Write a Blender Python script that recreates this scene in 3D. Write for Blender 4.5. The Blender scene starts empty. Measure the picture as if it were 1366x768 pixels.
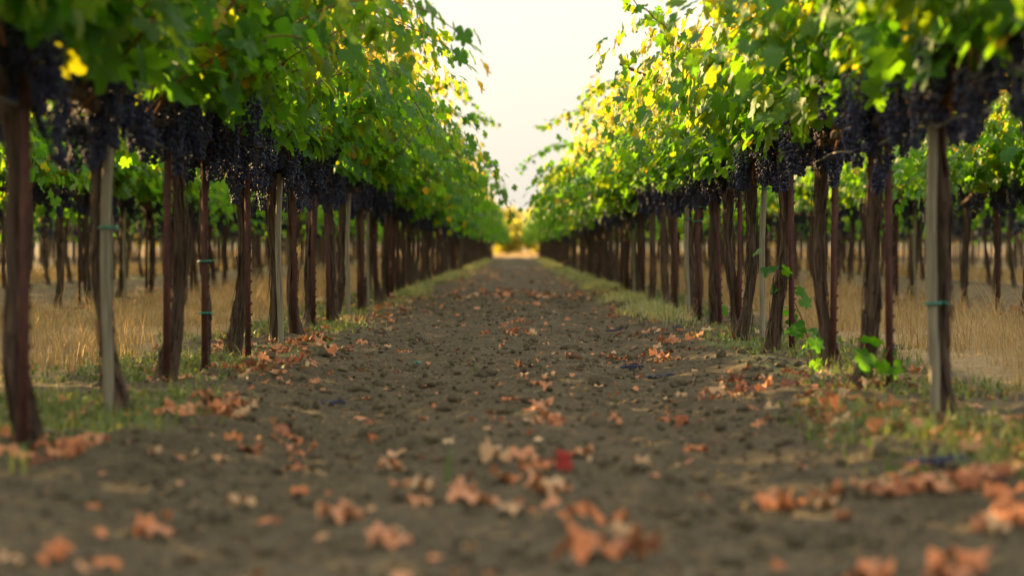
import bpy, math
import numpy as np
from mathutils import Vector

PI = math.pi
R = math.radians
C = bpy.context.scene.collection
rng = np.random.default_rng(11)
CAM_H = 0.63          # the photographer crouches in the alley
F = 3036.0            # focal length in photo pixels (80 mm on a 36 mm sensor)
HX, HY = 688.0, 330.0 # where the rows meet, photo pixels
ROW = 1.56            # half the row spacing
ROW_END = 150.0

# ------------------------------------------------------------------ helpers
def link(o, parent=None):
    C.objects.link(o)
    if parent is not None:
        o.parent = parent
    return o

def tag(o, label=None, cat=None, group=None, kind=None):
    if label: o['label'] = label
    if cat: o['category'] = cat
    if group: o['group'] = group
    if kind: o['kind'] = kind
    return o

def empty(name, loc, rz=0.0):
    o = bpy.data.objects.new(name, None)
    o.empty_display_size = 0.1
    o.location = loc
    o.rotation_euler = (0, 0, rz)
    return link(o)

def child(name, me, parent=None, loc=(0, 0, 0), rot=(0, 0, 0), sc=(1, 1, 1)):
    o = bpy.data.objects.new(name, me)
    o.location = loc
    o.rotation_euler = rot
    o.scale = sc if hasattr(sc, '__len__') else (sc, sc, sc)
    return link(o, parent)

def mesh_np(name, V, loops, sizes, mats, smooth=True, attrs=None, midx=None):
    me = bpy.data.meshes.new(name)
    V = np.asarray(V, np.float32); loops = np.asarray(loops, np.int32); sizes = np.asarray(sizes, np.int32)
    me.vertices.add(len(V)); me.vertices.foreach_set('co', V.ravel())
    me.loops.add(len(loops)); me.loops.foreach_set('vertex_index', loops)
    me.polygons.add(len(sizes))
    starts = np.concatenate([[0], np.cumsum(sizes)[:-1]]).astype(np.int32)
    me.polygons.foreach_set('loop_start', starts)
    if smooth:
        me.polygons.foreach_set('use_smooth', np.ones(len(sizes), bool))
    if not isinstance(mats, (list, tuple)): mats = [mats]
    for m in mats: me.materials.append(m)
    if midx is not None:
        me.polygons.foreach_set('material_index', np.asarray(midx, np.int32))
    for k, a in (attrs or {}).items():
        a = np.asarray(a, np.float32)
        if a.ndim == 1:
            at = me.attributes.new(k, 'FLOAT', 'POINT'); at.data.foreach_set('value', a)
        else:
            if a.shape[1] == 3: a = np.concatenate([a, np.ones((len(a), 1), np.float32)], 1)
            at = me.attributes.new(k, 'FLOAT_COLOR', 'POINT'); at.data.foreach_set('color', a.ravel())
    me.update(calc_edges=True)
    me.validate()
    return me

class MB:
    """collects simple solids into one mesh"""
    def __init__(s): s.V = []; s.L = []; s.S = []; s.n = 0
    def add(s, V, faces):
        V = np.asarray(V, float)
        for f in faces:
            s.L.extend(i + s.n for i in f); s.S.append(len(f))
        s.V.append(V); s.n += len(V)
    def box(s, c, h, rot=None):
        P = np.array([[x, y, z] for x in (-1, 1) for y in (-1, 1) for z in (-1, 1)], float) * np.array(h)
        if rot is not None: P = P @ np.array(rot).T
        s.add(P + np.array(c), [(0, 1, 3, 2), (4, 6, 7, 5), (0, 4, 5, 1), (2, 3, 7, 6), (0, 2, 6, 4), (1, 5, 7, 3)])
    def tube(s, P, r, seg=8, cap=True, wob=None):
        P = np.asarray(P, float); n = len(P)
        r = np.broadcast_to(np.asarray(r, float), (n,))
        T = np.gradient(P, axis=0); T /= np.linalg.norm(T, axis=1)[:, None] + 1e-9
        ref = np.array([0, 0, 1.0]) if abs(T[:, 2]).mean() < .8 else np.array([1.0, 0, 0])
        A = np.cross(T, ref); A /= np.linalg.norm(A, axis=1)[:, None] + 1e-9
        B = np.cross(T, A)
        a = np.arange(seg) / seg * 2 * PI
        rr = r[:, None] * np.ones((n, seg))
        if wob is not None: rr = rr * wob
        V = P[:, None] + rr[..., None] * (A[:, None] * np.cos(a)[None, :, None] + B[:, None] * np.sin(a)[None, :, None])
        fs = []
        for i in range(n - 1):
            for j in range(seg):
                k = (j + 1) % seg
                fs.append((i * seg + j, i * seg + k, (i + 1) * seg + k, (i + 1) * seg + j))
        if cap:
            fs.append(tuple(range(seg))[::-1]); fs.append(tuple((n - 1) * seg + j for j in range(seg)))
        s.add(V.reshape(-1, 3), fs)
    def build(s, name, mat, smooth=True, attrs=None):
        return mesh_np(name, np.concatenate(s.V), s.L, s.S, mat, smooth, attrs)

def _hash(i, j, seed):
    h = (i.astype(np.int64) * 374761393 + j.astype(np.int64) * 668265263 + seed * 974711) & 0x7fffffff
    h = ((h ^ (h >> 13)) * 1274126177) & 0x7fffffff
    return ((h ^ (h >> 16)) & 0xffff) / 65535.0

def vnoise(x, y, seed=0):
    x = np.asarray(x, float); y = np.asarray(y, float)
    i = np.floor(x); j = np.floor(y); fx = x - i; fy = y - j
    u = fx * fx * fx * (fx * (fx * 6 - 15) + 10); v = fy * fy * fy * (fy * (fy * 6 - 15) + 10)
    i = i.astype(np.int64); j = j.astype(np.int64)
    a = _hash(i, j, seed); b = _hash(i + 1, j, seed); c = _hash(i, j + 1, seed); d = _hash(i + 1, j + 1, seed)
    return (a * (1 - u) + b * u) * (1 - v) + (c * (1 - u) + d * u) * v

def fbm(x, y, oct=4, seed=0):
    s = 0; a = .5
    for k in range(oct):
        s = s + a * (vnoise(x, y, seed + k * 17) - .5) * 2
        x = np.asarray(x) * 1.97 + 3.1; y = np.asarray(y) * 2.03 + 1.7; a *= .5
    return s

def sstep(a, b, x):
    t = np.clip((np.asarray(x, float) - a) / (b - a), 0, 1)
    return t * t * (3 - 2 * t)

def path_mask(x, y):          # 1 on the tilled path, 0 in the planted strips
    e = 1.12 + .16 * fbm(np.asarray(y) * .8, np.asarray(x) * 0 + 3, 3, 5)
    return 1 - sstep(e - .12, e + .16, np.abs(x))

def ground_z(x, y):
    x = np.asarray(x, float); y = np.asarray(y, float)
    m = path_mask(x, y)
    near = 1 - sstep(30, 60, y)
    big = fbm(x * 2.6, y * 2.6, 3, 1) * .028
    cl = (1 - np.abs(fbm(x * 8, y * 8, 3, 2)) * 2.2)
    clod = np.clip(cl, 0, 1) ** 2 * .009 + fbm(x * 19, y * 19, 3, 3) * .015
    lump = np.clip(fbm(x * 6 + 9, y * 6, 2, 8) - .22, 0, 1) * .06
    rut = -.045 * np.exp(-((np.abs(x) - .62) / .2) ** 2)
    edge = .035 * np.exp(-((np.abs(x) - 1.2) / .16) ** 2) * (.6 + fbm(y * 1.5, x * 0 + (x > 0), 2, 41))
    z = (-.02 + rut) * m + (lump + clod) * near * np.maximum(m, np.where(np.abs(x) < 2.1, .8, .3)) + big + edge * near + (1 - m) * (fbm(x * 9, y * 9, 3, 9) * .014) * near
    far = sstep(300, 900, np.hypot(x, y))
    return z * (1 - far)

def gp(px, py):
    """a pixel of the photograph on flat ground -> x, y"""
    d = CAM_H * F / (py - HY)
    return (px - HX) / F * d, d

# ------------------------------------------------------------------ materials
def new_mat(name):
    m = bpy.data.materials.new(name); m.use_nodes = True
    nt = m.node_tree
    b = nt.nodes['Principled BSDF']
    return m, nt, b

def N(nt, t, **kw):
    n = nt.nodes.new(t)
    for k, v in kw.items():
        if k in n.inputs.keys(): n.inputs[k].default_value = v
        else: setattr(n, k, v)
    return n

def ramp(nt, fac, stops, interp='LINEAR'):
    n = nt.nodes.new('ShaderNodeValToRGB'); n.color_ramp.interpolation = interp
    cr = n.color_ramp
    while len(cr.elements) < len(stops): cr.elements.new(.5)
    for e, (p, c) in zip(cr.elements, stops):
        e.position = p; e.color = (*c, 1)
    nt.links.new(fac, n.inputs['Fac'])
    return n.outputs['Color']

def mixc(nt, fac, a, b, mode='MIX'):
    n = nt.nodes.new('ShaderNodeMix'); n.data_type = 'RGBA'; n.blend_type = mode
    for k, v in ((0, fac), (6, a), (7, b)):
        if hasattr(v, 'is_output'): nt.links.new(v, n.inputs[k])
        elif k == 0: n.inputs[0].default_value = v
        else: n.inputs[k].default_value = (*v, 1)
    return n.outputs[2]

def noise(nt, scale, detail=4, vec=None, rough=.55):
    n = nt.nodes.new('ShaderNodeTexNoise')
    n.inputs['Scale'].default_value = scale; n.inputs['Detail'].default_value = detail; n.inputs['Roughness'].default_value = rough
    if vec is not None: nt.links.new(vec, n.inputs['Vector'])
    return n.outputs['Fac']

def texco(nt, which='Object', scale=None):
    t = nt.nodes.new('ShaderNodeTexCoord').outputs[which]
    if scale is None: return t
    m = nt.nodes.new('ShaderNodeMapping'); m.inputs['Scale'].default_value = scale
    nt.links.new(t, m.inputs['Vector'])
    return m.outputs['Vector']

def bump(nt, h, strength, dist, b):
    n = nt.nodes.new('ShaderNodeBump'); n.inputs['Strength'].default_value = strength; n.inputs['Distance'].default_value = dist
    nt.links.new(h, n.inputs['Height']); nt.links.new(n.outputs['Normal'], b.inputs['Normal'])

def attr(nt, name):
    n = nt.nodes.new('ShaderNodeAttribute'); n.attribute_name = name
    return n

def leaf_material(name, stops, under, trans_stops, trans=.45, rough=.42, obj_var=True):
    """two-sided leaf: waxy upper face, paler underside, light shines through"""
    m, nt, b = new_mat(name)
    a = attr(nt, 'leaf_tint').outputs['Fac']
    col = ramp(nt, a, stops)
    nz = noise(nt, 26, 3, texco(nt))
    col = mixc(nt, .55, col, ramp(nt, nz, [(.3, (.6, .6, .6)), (.7, (1.3, 1.3, 1.25))]), 'MULTIPLY')
    g = nt.nodes.new('ShaderNodeNewGeometry')
    und = mixc(nt, .5, col, under)
    c2 = mixc(nt, g.outputs['Backfacing'], col, und)
    nt.links.new(c2, b.inputs['Base Color'])
    b.inputs['Roughness'].default_value = rough
    b.inputs['Specular IOR Level'].default_value = .22
    tr = nt.nodes.new('ShaderNodeBsdfTranslucent')
    nt.links.new(ramp(nt, a, trans_stops), tr.inputs['Color'])
    mx = nt.nodes.new('ShaderNodeMixShader'); mx.inputs[0].default_value = trans
    nt.links.new(b.outputs[0], mx.inputs[1]); nt.links.new(tr.outputs[0], mx.inputs[2])
    nt.links.new(mx.outputs[0], nt.nodes['Material Output'].inputs['Surface'])
    return m

M = {}
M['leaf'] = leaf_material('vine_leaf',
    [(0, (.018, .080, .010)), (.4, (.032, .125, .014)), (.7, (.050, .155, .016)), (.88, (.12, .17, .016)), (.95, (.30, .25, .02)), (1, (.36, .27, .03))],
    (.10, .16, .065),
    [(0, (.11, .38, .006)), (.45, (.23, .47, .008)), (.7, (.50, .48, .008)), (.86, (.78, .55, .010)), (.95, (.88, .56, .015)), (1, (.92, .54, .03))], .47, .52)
M['tree_leaf'] = leaf_material('tree_leaf',
    [(0, (.09, .12, .02)), (1, (.22, .20, .03))], (.16, .16, .05),
    [(0, (.60, .58, .06)), (1, (.78, .66, .08))], .52)
M['weed'] = leaf_material('weed_leaf',
    [(0, (.055, .10, .03)), (.5, (.10, .145, .045)), (.8, (.19, .19, .07)), (1, (.34, .27, .08))], (.12, .17, .06),
    [(0, (.11, .20, .03)), (1, (.36, .34, .06))], .28, .6)
M['straw'] = leaf_material('dry_grass',
    [(0, (.15, .09, .035)), (.5, (.33, .205, .072)), (1, (.50, .345, .135))], (.34, .24, .11),
    [(0, (.30, .20, .08)), (1, (.50, .36, .16))], .3, .6)
M['pale_grass'] = leaf_material('pale_grass',
    [(0, (.15, .20, .07)), (.5, (.29, .31, .15)), (1, (.44, .41, .24))], (.3, .3, .14),
    [(0, (.25, .30, .06)), (1, (.45, .40, .13))], .38, .6)
M['dead_leaf'] = leaf_material('dead_leaf',
    [(0, (.11, .045, .03)), (.25, (.29, .105, .05)), (.5, (.48, .175, .070)), (.75, (.48, .225, .12)), (1, (.48, .33, .19))], (.44, .23, .13),
    [(0, (.22, .06, .02)), (1, (.5, .28, .13))], .15, .65)
M['red_leaf'] = leaf_material('red_leaf', [(0, (.22, .018, .014)), (1, (.28, .022, .016))], (.25, .05, .03),
    [(0, (.35, .02, .015)), (1, (.35, .02, .015))], .2, .6)

def bark_material(name, dark, light, sc=1.0):
    m, nt, b = new_mat(name)
    v = texco(nt, 'Object', (34 * sc, 34 * sc, 3.2))
    n1 = noise(nt, 1.6, 8, v, .68)
    n2 = noise(nt, 9, 3, texco(nt))
    col = ramp(nt, n1, [(.28, dark), (.5, tuple((d + l) / 2 for d, l in zip(dark, light))), (.74, light)])
    col = mixc(nt, .35, col, ramp(nt, n2, [(.3, (.55, .5, .47)), (.7, (1.2, 1.15, 1.05))]), 'MULTIPLY')
    oi = nt.nodes.new('ShaderNodeObjectInfo')
    col = mixc(nt, .5, col, ramp(nt, oi.outputs['Random'], [(0, (.7, .68, .68)), (1, (1.25, 1.2, 1.15))]), 'MULTIPLY')
    nt.links.new(col, b.inputs['Base Color'])
    b.inputs['Roughness'].default_value = .9; b.inputs['Specular IOR Level'].default_value = .15
    bump(nt, n1, .9, .012, b)
    return m
M['bark'] = bark_material('vine_bark', (.018, .012, .009), (.17, .12, .088))
M['cane'] = bark_material('vine_cane', (.10, .04, .02), (.22, .10, .055), .6)
M['tree_bark'] = bark_material('tree_bark', (.05, .04, .03), (.2, .16, .12), .1)

m, nt, b = new_mat('grape_skin')
nz = noise(nt, 60, 3, texco(nt))
nt.links.new(ramp(nt, nz, [(.33, (.009, .008, .020)), (.52, (.026, .030, .070)), (.72, (.085, .10, .17))]), b.inputs['Base Color'])
b.inputs['Roughness'].default_value = .5; b.inputs['Specular IOR Level'].default_value = .22
M['grape'] = m

m, nt, b = new_mat('rusty_steel')
n1 = noise(nt, 22, 6, texco(nt, 'Object', (1, 1, .5)), .65)
nt.links.new(ramp(nt, n1, [(.3, (.028, .012, .010)), (.52, (.064, .024, .017)), (.75, (.12, .046, .028))]), b.inputs['Base Color'])
b.inputs['Roughness'].default_value = .8; b.inputs['Specular IOR Level'].default_value = .3
bump(nt, n1, .4, .003, b)
M['rust'] = m

m, nt, b = new_mat('weathered_wood')
n1 = noise(nt, 2.0, 7, texco(nt, 'Object', (42, 42, 2.2)), .6)
n2 = noise(nt, 5, 3, texco(nt))
c = ramp(nt, n1, [(.28, (.09, .075, .05)), (.5, (.20, .175, .12)), (.75, (.31, .275, .20))])
c = mixc(nt, .5, c, ramp(nt, n2, [(.3, (.6, .6, .55)), (.7, (1.15, 1.15, 1.1))]), 'MULTIPLY')
nt.links.new(c, b.inputs['Base Color']); b.inputs['Roughness'].default_value = .85
bump(nt, n1, .5, .004, b)
M['wood'] = m

def plain(name, col, rough=.5, var=.25, scale=30):
    m, nt, b = new_mat(name)
    n1 = noise(nt, scale, 4, texco(nt))
    nt.links.new(ramp(nt, n1, [(.3, tuple(c * (1 - var) for c in col)), (.7, tuple(c * (1 + var) for c in col))]), b.inputs['Base Color'])
    b.inputs['Roughness'].default_value = rough
    return m
M['tie'] = plain('green_tape', (.01, .20, .14), .4)
M['hose'] = plain('grey_hose', (.07, .07, .068), .5)
M['wire'] = plain('galvanised_wire', (.3, .3, .3), .4)

# the ground: soil, straw and green by where they lie
m, nt, b = new_mat('ground_soil')
vo = texco(nt)
a = attr(nt, 'cover')
sep = nt.nodes.new('ShaderNodeSeparateColor'); nt.links.new(a.outputs['Color'], sep.inputs[0])
n1 = noise(nt, 7, 6, vo, .6); n2 = noise(nt, 55, 5, vo, .65); n3 = noise(nt, 1.1, 3, vo)
soil = ramp(nt, n2, [(.28, (.034, .026, .016)), (.5, (.080, .066, .042)), (.72, (.142, .118, .078))])
soil = mixc(nt, .7, soil, ramp(nt, n1, [(.3, (.60, .58, .56)), (.7, (1.3, 1.24, 1.16))]), 'MULTIPLY')
soil = mixc(nt, .4, soil, ramp(nt, n3, [(.3, (.75, .76, .78)), (.7, (1.2, 1.17, 1.1))]), 'MULTIPLY')
straw = ramp(nt, n2, [(.3, (.12, .085, .045)), (.5, (.24, .17, .085)), (.72, (.38, .28, .14))])
green = ramp(nt, n2, [(.3, (.06, .075, .03)), (.7, (.15, .17, .065))])
def thr(src, w):   # ragged edges of cover
    ad = nt.nodes.new('ShaderNodeMath'); ad.operation = 'ADD'; nt.links.new(src, ad.inputs[0])
    sc_ = nt.nodes.new('ShaderNodeMath'); sc_.operation = 'MULTIPLY_ADD'; nt.links.new(n1, sc_.inputs[0]); sc_.inputs[1].default_value = w; sc_.inputs[2].default_value = -w / 2
    nt.links.new(sc_.outputs[0], ad.inputs[1])
    r = nt.nodes.new('ShaderNodeMapRange'); r.inputs['From Min'].default_value = .25; r.inputs['From Max'].default_value = .75
    nt.links.new(ad.outputs[0], r.inputs['Value'])
    return r.outputs[0]
c = mixc(nt, thr(sep.outputs[1], .9), soil, green)
c = mixc(nt, thr(sep.outputs[0], .9), c, straw)
nt.links.new(c, b.inputs['Base Color']); b.inputs['Roughness'].default_value = .95; b.inputs['Specular IOR Level'].default_value = .15
mm = nt.nodes.new('ShaderNodeMath'); mm.operation = 'ADD'; nt.links.new(n2, mm.inputs[0]); nt.links.new(n1, mm.inputs[1])
bump(nt, mm.outputs[0], .8, .02, b)
M['soil'] = m

m, nt, b = new_mat('clod_soil')
n1 = noise(nt, 45, 5, texco(nt), .65); n2 = noise(nt, 3, 3, texco(nt))
c = ramp(nt, n1, [(.28, (.036, .028, .017)), (.5, (.079, .065, .042)), (.72, (.134, .111, .074))])
c = mixc(nt, .5, c, ramp(nt, n2, [(.3, (.7, .7, .7)), (.7, (1.25, 1.22, 1.15))]), 'MULTIPLY')
nt.links.new(c, b.inputs['Base Color']); b.inputs['Roughness'].default_value = .95; b.inputs['Specular IOR Level'].default_value = .12
bump(nt, n1, .6, .008, b)
M['clod'] = m

m, nt, b = new_mat('wooded_hill')
n1 = noise(nt, .02, 6, texco(nt))
nt.links.new(ramp(nt, n1, [(.35, (.06, .08, .05)), (.6, (.16, .14, .08))]), b.inputs['Base Color']); b.inputs['Roughness'].default_value = 1
M['hill'] = m

# ------------------------------------------------------------------ leaves
CTRL = [(0, .60), (11, .52), (24, .375), (35, .43), (48, .565), (60, .50), (74, .385), (88, .44), (104, .53), (124, .47), (146, .485), (162, .40), (173, .24)]
def leaf_template(detail=True):
    if detail:
        c = CTRL
        th = [t for t, _ in c] + [180] + [360 - t for t, _ in c[:0:-1]]
        rr = [r for _, r in c] + [.10] + [r for _, r in c[:0:-1]]
        th = np.radians(th); rr = np.array(rr) * (1 + .05 * np.where(np.arange(len(rr)) % 2, 1, -1))
    else:
        th = np.radians([0, 48, 80, 110, 180, 250, 280, 312]); rr = np.array([.6, .53, .4, .5, .2, .5, .4, .53])
    n = len(th)
    out = np.stack([np.sin(th) * rr, .35 + np.cos(th) * rr], 1)
    if detail:
        mid = np.stack([np.sin(th) * rr * .52, .35 + np.cos(th) * rr * .52], 1)
        P = np.concatenate([[[0, .35]], mid, out])
        lo = []; sz = []
        for i in range(n):
            j = (i + 1) % n
            lo += [0, 1 + j, 1 + i]; sz.append(3)
            lo += [1 + i, 1 + j, 1 + n + j, 1 + n + i]; sz.append(4)
    else:
        P = np.concatenate([[[0, .35]], out]); lo = []; sz = []
        for i in range(n):
            j = (i + 1) % n
            lo += [0, 1 + j, 1 + i]; sz.append(3)
    return P, np.array(lo), np.array(sz)
TPL = leaf_template(True); TPL_LO = leaf_template(False)

def norm(a): return a / (np.linalg.norm(a, axis=-1, keepdims=True) + 1e-9)

def leaves_geom(pos, nrm, tip, size, r, tpl=TPL, curl=(.1, .5), fold=(-.1, .45), wave=.07):
    """N leaves (petiole end at pos) -> V, loops, sizes"""
    P, lo, sz = tpl; n = len(pos); k = len(P)
    nrm = norm(nrm); tip = norm(tip - nrm * (tip * nrm).sum(1, keepdims=True)); side = np.cross(tip, nrm)
    u = P[None, :, 0]; v = P[None, :, 1]
    cu = r.uniform(*curl, (n, 1)); fo = r.uniform(*fold, (n, 1)); ph = r.uniform(0, 6.28, (n, 1)); wv = r.uniform(.2, 1, (n, 1)) * wave
    ang = np.arctan2(u, v - .35); rad = np.hypot(u, v - .35)
    z = -cu * v * v * .8 + fo * np.abs(u) - .55 * cu * u * u + wv * np.sin(5 * ang + ph) * rad * 2.2
    asym = 1 + r.uniform(-.15, .15, (n, 1))
    loc = np.stack([u * asym + 0 * z, v + 0 * z, z], -1) * size[:, None, None]
    V = pos[:, None] + loc[..., 0:1] * side[:, None] + loc[..., 1:2] * tip[:, None] + loc[..., 2:3] * nrm[:, None]
    L = (lo[None] + (np.arange(n) * k)[:, None]).ravel()
    S = np.tile(sz, n)
    return V.reshape(-1, 3), L, S, k

def leaf_mesh(name, pos, nrm, tip, size, tint, mat, r, tpl=TPL, **kw):
    V, L, S, k = leaves_geom(pos, nrm, tip, size, r, tpl, **kw)
    return mesh_np(name, V, L, S, mat, True, {'leaf_tint': np.repeat(tint, k)})

def shoot_layout(r, nshoot=24, lo=1.0, droop=.43, spread=1.0):
    """leafy canes springing from the cordon; returns leaf arrays and cane polylines (vine-local, row along y)"""
    pos = []; out = []; size = []; canes = []
    for s in range(nshoot):
        y0 = (s + .5) / nshoot * 1.56 - .78 + r.normal(0, .05)
        sd = 1 if s % 2 else -1
        p = np.array([r.normal(0, .03), y0, 1.17 + r.normal(0, .03)])
        typ = r.random()
        if typ < .93 - droop:    # upright
            d = norm(np.array([sd * r.uniform(.05, .42), r.normal(0, .25), 1.0])); g = r.uniform(.15, .5); L = r.uniform(1.15, 1.72)
        elif typ < .93:  # arching over and hanging
            d = norm(np.array([sd * r.uniform(.35, .8), r.normal(0, .3), 1.0])); g = r.uniform(.9, 1.6) + (droop > .5) * .5; L = r.uniform(1.2, 1.75) + (droop > .5) * .15
        else:            # long stray
            d = norm(np.array([sd * r.uniform(.2, .5), r.normal(0, .3), 1.1])); g = r.uniform(.3, .6); L = r.uniform(1.5, 1.8)
        d = norm(d * np.array([spread, 1, 1])); L *= .5 + .5 * spread
        pts = [p.copy()]; st = .065; n = int(L / st); alt = r.choice([-1, 1])
        for k in range(n):
            d = norm(d + np.array([r.normal(0, .06), r.normal(0, .07), -g * st * (1.4 * k / n + .3)]))
            p = p + d * st; pts.append(p.copy())
            if p[2] < lo: break
            if k < 2: continue
            alt = -alt; t = k / n
            sidev = norm(np.cross(d, np.array([0, 0, 1.0])) + 1e-6) * alt
            o = norm(sidev * .8 + np.array([sd * .4, 0, .15]) + r.normal(0, .35, 3))
            pl = r.uniform(.05, .10)
            pos.append(p + o * pl); out.append(o); size.append((.175 - .09 * t ** 1.5) * r.uniform(.8, 1.12))
            if r.random() < .9 * (1 - t * .6):
                for q in range(r.integers(1, 2)):
                    o2 = norm(-sidev * .6 + r.normal(0, .7, 3)); pos.append(p + o2 * r.uniform(.06, .17)); out.append(o2); size.append(r.uniform(.065, .115))
        canes.append(np.array(pts))
    pos = np.array(pos); out = np.array(out); size = np.array(size)
    keep = ~((np.abs(pos[:, 0]) < .30) & (pos[:, 2] < 1.30) & (r.random(len(pos)) < (.82 if droop < .5 else .3))) & (pos[:, 2] > lo)
    pos, out, size = pos[keep], out[keep], size[keep]
    n = len(pos)
    ow = np.stack([np.clip(pos[:, 0] / .35, -1, 1), np.zeros(n), np.zeros(n)], 1)
    nrm = norm(ow * .75 + np.array([0, 0, .55]) + r.normal(0, .42, (n, 3)) + out * .2)
    tip = norm(out * .6 + ow * .35 + np.array([0, 0, -.75]) + r.normal(0, .3, (n, 3)))
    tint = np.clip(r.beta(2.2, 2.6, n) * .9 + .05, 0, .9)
    tint = np.clip(tint * .8 + sstep(1.45, 2.25, pos[:, 2] + .35 * fbm(pos[:, 1] * 2.5, pos[:, 2] * 2.5 + np.sign(pos[:, 0]) * 7, 2, 5)) * .42, 0, .92)  # higher leaves turned gold: sunlit tops put into the colour, besides real yellowing
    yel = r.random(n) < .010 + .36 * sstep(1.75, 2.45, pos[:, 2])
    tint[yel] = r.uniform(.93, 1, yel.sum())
    return pos, nrm, tip, size, tint, canes

FOL = []; CANES = []
NV = 9
NARROW = (9, 10, 11)
for v in range(NV + 3):
    r = np.random.default_rng(100 + v)
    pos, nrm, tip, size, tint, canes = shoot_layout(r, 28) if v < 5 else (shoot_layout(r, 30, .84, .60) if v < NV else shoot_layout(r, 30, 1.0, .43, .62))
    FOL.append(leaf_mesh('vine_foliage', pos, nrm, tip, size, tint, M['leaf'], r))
    cs = []
    for i, pts in enumerate(canes):
        if i % 2: continue
        mb = MB(); mb.tube(pts, np.linspace(.0058, .002, len(pts)), 5); cs.append(mb.build('vine_cane', M['cane']))
    CANES.append(cs)

# ------------------------------------------------------------------ trunks, cordons, bunches, posts
def trunk_mesh(r, thin=1.0):
    n = 64; seg = 22; H = 1.17
    t = np.linspace(0, 1, n); z = -.05 + t * (H + .05)
    ph = r.uniform(0, 6, 4); sway = r.uniform(.012, .028)
    lx = r.choice([-1, 1]) * r.uniform(.02, .085); ly = r.uniform(-.09, .09)
    kink = r.uniform(.08, .2)
    x = lx * np.exp(-(t / .2) ** 1.3) + sway * np.sin(t * 6 + ph[0]) * t * (1 - t) * 3
    y = ly * np.exp(-t / kink) + sway * np.sin(t * 5 + ph[1]) * t * (1 - t) * 3
    rad = thin * (.0295 + .036 * np.exp(-t / .09) + .016 * np.exp(-((t - 1) / .12) ** 2) + .004 * np.sin(t * 17 + ph[2]))
    a = np.arange(seg) / seg * 2 * PI
    wob = np.ones((n, seg))
    A, Z = np.meshgrid(a, z)
    wob += .26 * (vnoise(A * 2.2 + Z * 1.1, Z * 4.0 + ph[3], 31) - .5) * 2
    wob += .22 * (1 - np.abs(2 * vnoise(A * 4.5 + Z * .9, Z * 5 + ph[2], 35) - 1) - .5)
    wob[:, -1] = (wob[:, -1] + wob[:, 0]) / 2
    mb = MB(); P = np.stack([x, y, z], 1); mb.tube(P, rad, seg, True, wob)
    # loose strips of bark
    for k in range(75):
        i = r.integers(3, n - 14); ln = r.integers(5, 13); an = r.uniform(0, 2 * PI); w = r.uniform(.003, .008)
        idx = np.arange(i, min(n, i + ln)); u = np.linspace(0, 1, len(idx)); lift = r.uniform(.004, .018)
        an_ = an + u * r.uniform(-.5, .5); off = rad[idx] * 1.04 + lift * (u if r.random() < .5 else 1 - u)
        cx = x[idx] + np.cos(an_) * off; cy = y[idx] + np.sin(an_) * off
        tx, ty = -np.sin(an_) * w, np.cos(an_) * w
        for s in (0,):
            V = np.concatenate([np.stack([cx - tx, cy - ty, z[idx]], 1), np.stack([cx + tx, cy + ty, z[idx]], 1),
                                np.stack([cx + np.cos(an_) * .0025, cy + np.sin(an_) * .0025, z[idx]], 1)])
            m_ = len(idx); fs = []
            for q in range(m_ - 1):
                fs += [(q, q + 1, 2 * m_ + q + 1, 2 * m_ + q), (2 * m_ + q, 2 * m_ + q + 1, m_ + q + 1, m_ + q), (m_ + q, m_ + q + 1, q + 1, q)]
            mb.add(V, fs)
    return mb.build('vine_trunk', M['bark'])
TRUNK = [trunk_mesh(np.random.default_rng(300 + k)) for k in range(8)]
YOUNG = trunk_mesh(np.random.default_rng(399), .42)

def cordon_mesh(r, sgn):
    n = 26; t = np.linspace(0, 1, n)
    P = np.stack([.02 * np.sin(t * 7 + r.uniform(0, 6)), sgn * (.0 + .80 * t), 1.08 + .09 * (1 - np.exp(-t * 7)) + .012 * np.sin(t * 11 + r.uniform(0, 6))], 1)
    mb = MB(); mb.tube(P, .030 - .013 * t + .004 * np.sin(t * 31), 10, True, 1 + .25 * (r.random((n, 10)) - .5))
    for k in range(6):
        i = 3 + k * 3; q = P[i]; mb.tube([q, q + np.array([r.normal(0, .012), r.normal(0, .01), .05])], [.013, .009], 6)
    return mb.build('cordon_arm', M['bark'])
CORD = [(cordon_mesh(np.random.default_rng(320 + k), 1), cordon_mesh(np.random.default_rng(340 + k), -1)) for k in range(4)]

def ico(sub=1):
    t = (1 + 5 ** .5) / 2
    V = [(-1, t, 0), (1, t, 0), (-1, -t, 0), (1, -t, 0), (0, -1, t), (0, 1, t), (0, -1, -t), (0, 1, -t), (t, 0, -1), (t, 0, 1), (-t, 0, -1), (-t, 0, 1)]
    V = [np.array(v) / np.linalg.norm(v) for v in V]
    Fc = [(0, 11, 5), (0, 5, 1), (0, 1, 7), (0, 7, 10), (0, 10, 11), (1, 5, 9), (5, 11, 4), (11, 10, 2), (10, 7, 6), (7, 1, 8), (3, 9, 4), (3, 4, 2), (3, 2, 6), (3, 6, 8), (3, 8, 9), (4, 9, 5), (2, 4, 11), (6, 2, 10), (8, 6, 7), (9, 8, 1)]
    for _ in range(sub):
        c = {}; F2 = []
        def mid(a, b):
            k = (min(a, b), max(a, b))
            if k not in c:
                v = V[a] + V[b]; V.append(v / np.linalg.norm(v)); c[k] = len(V) - 1
            return c[k]
        for a, b_, d in Fc:
            ab, bd, da = mid(a, b_), mid(b_, d), mid(d, a)
            F2 += [(a, ab, da), (b_, bd, ab), (d, da, bd), (ab, bd, da)]
        Fc = F2
    return np.array(V), np.array(Fc)
ICO_V, ICO_F = ico(1)

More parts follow.
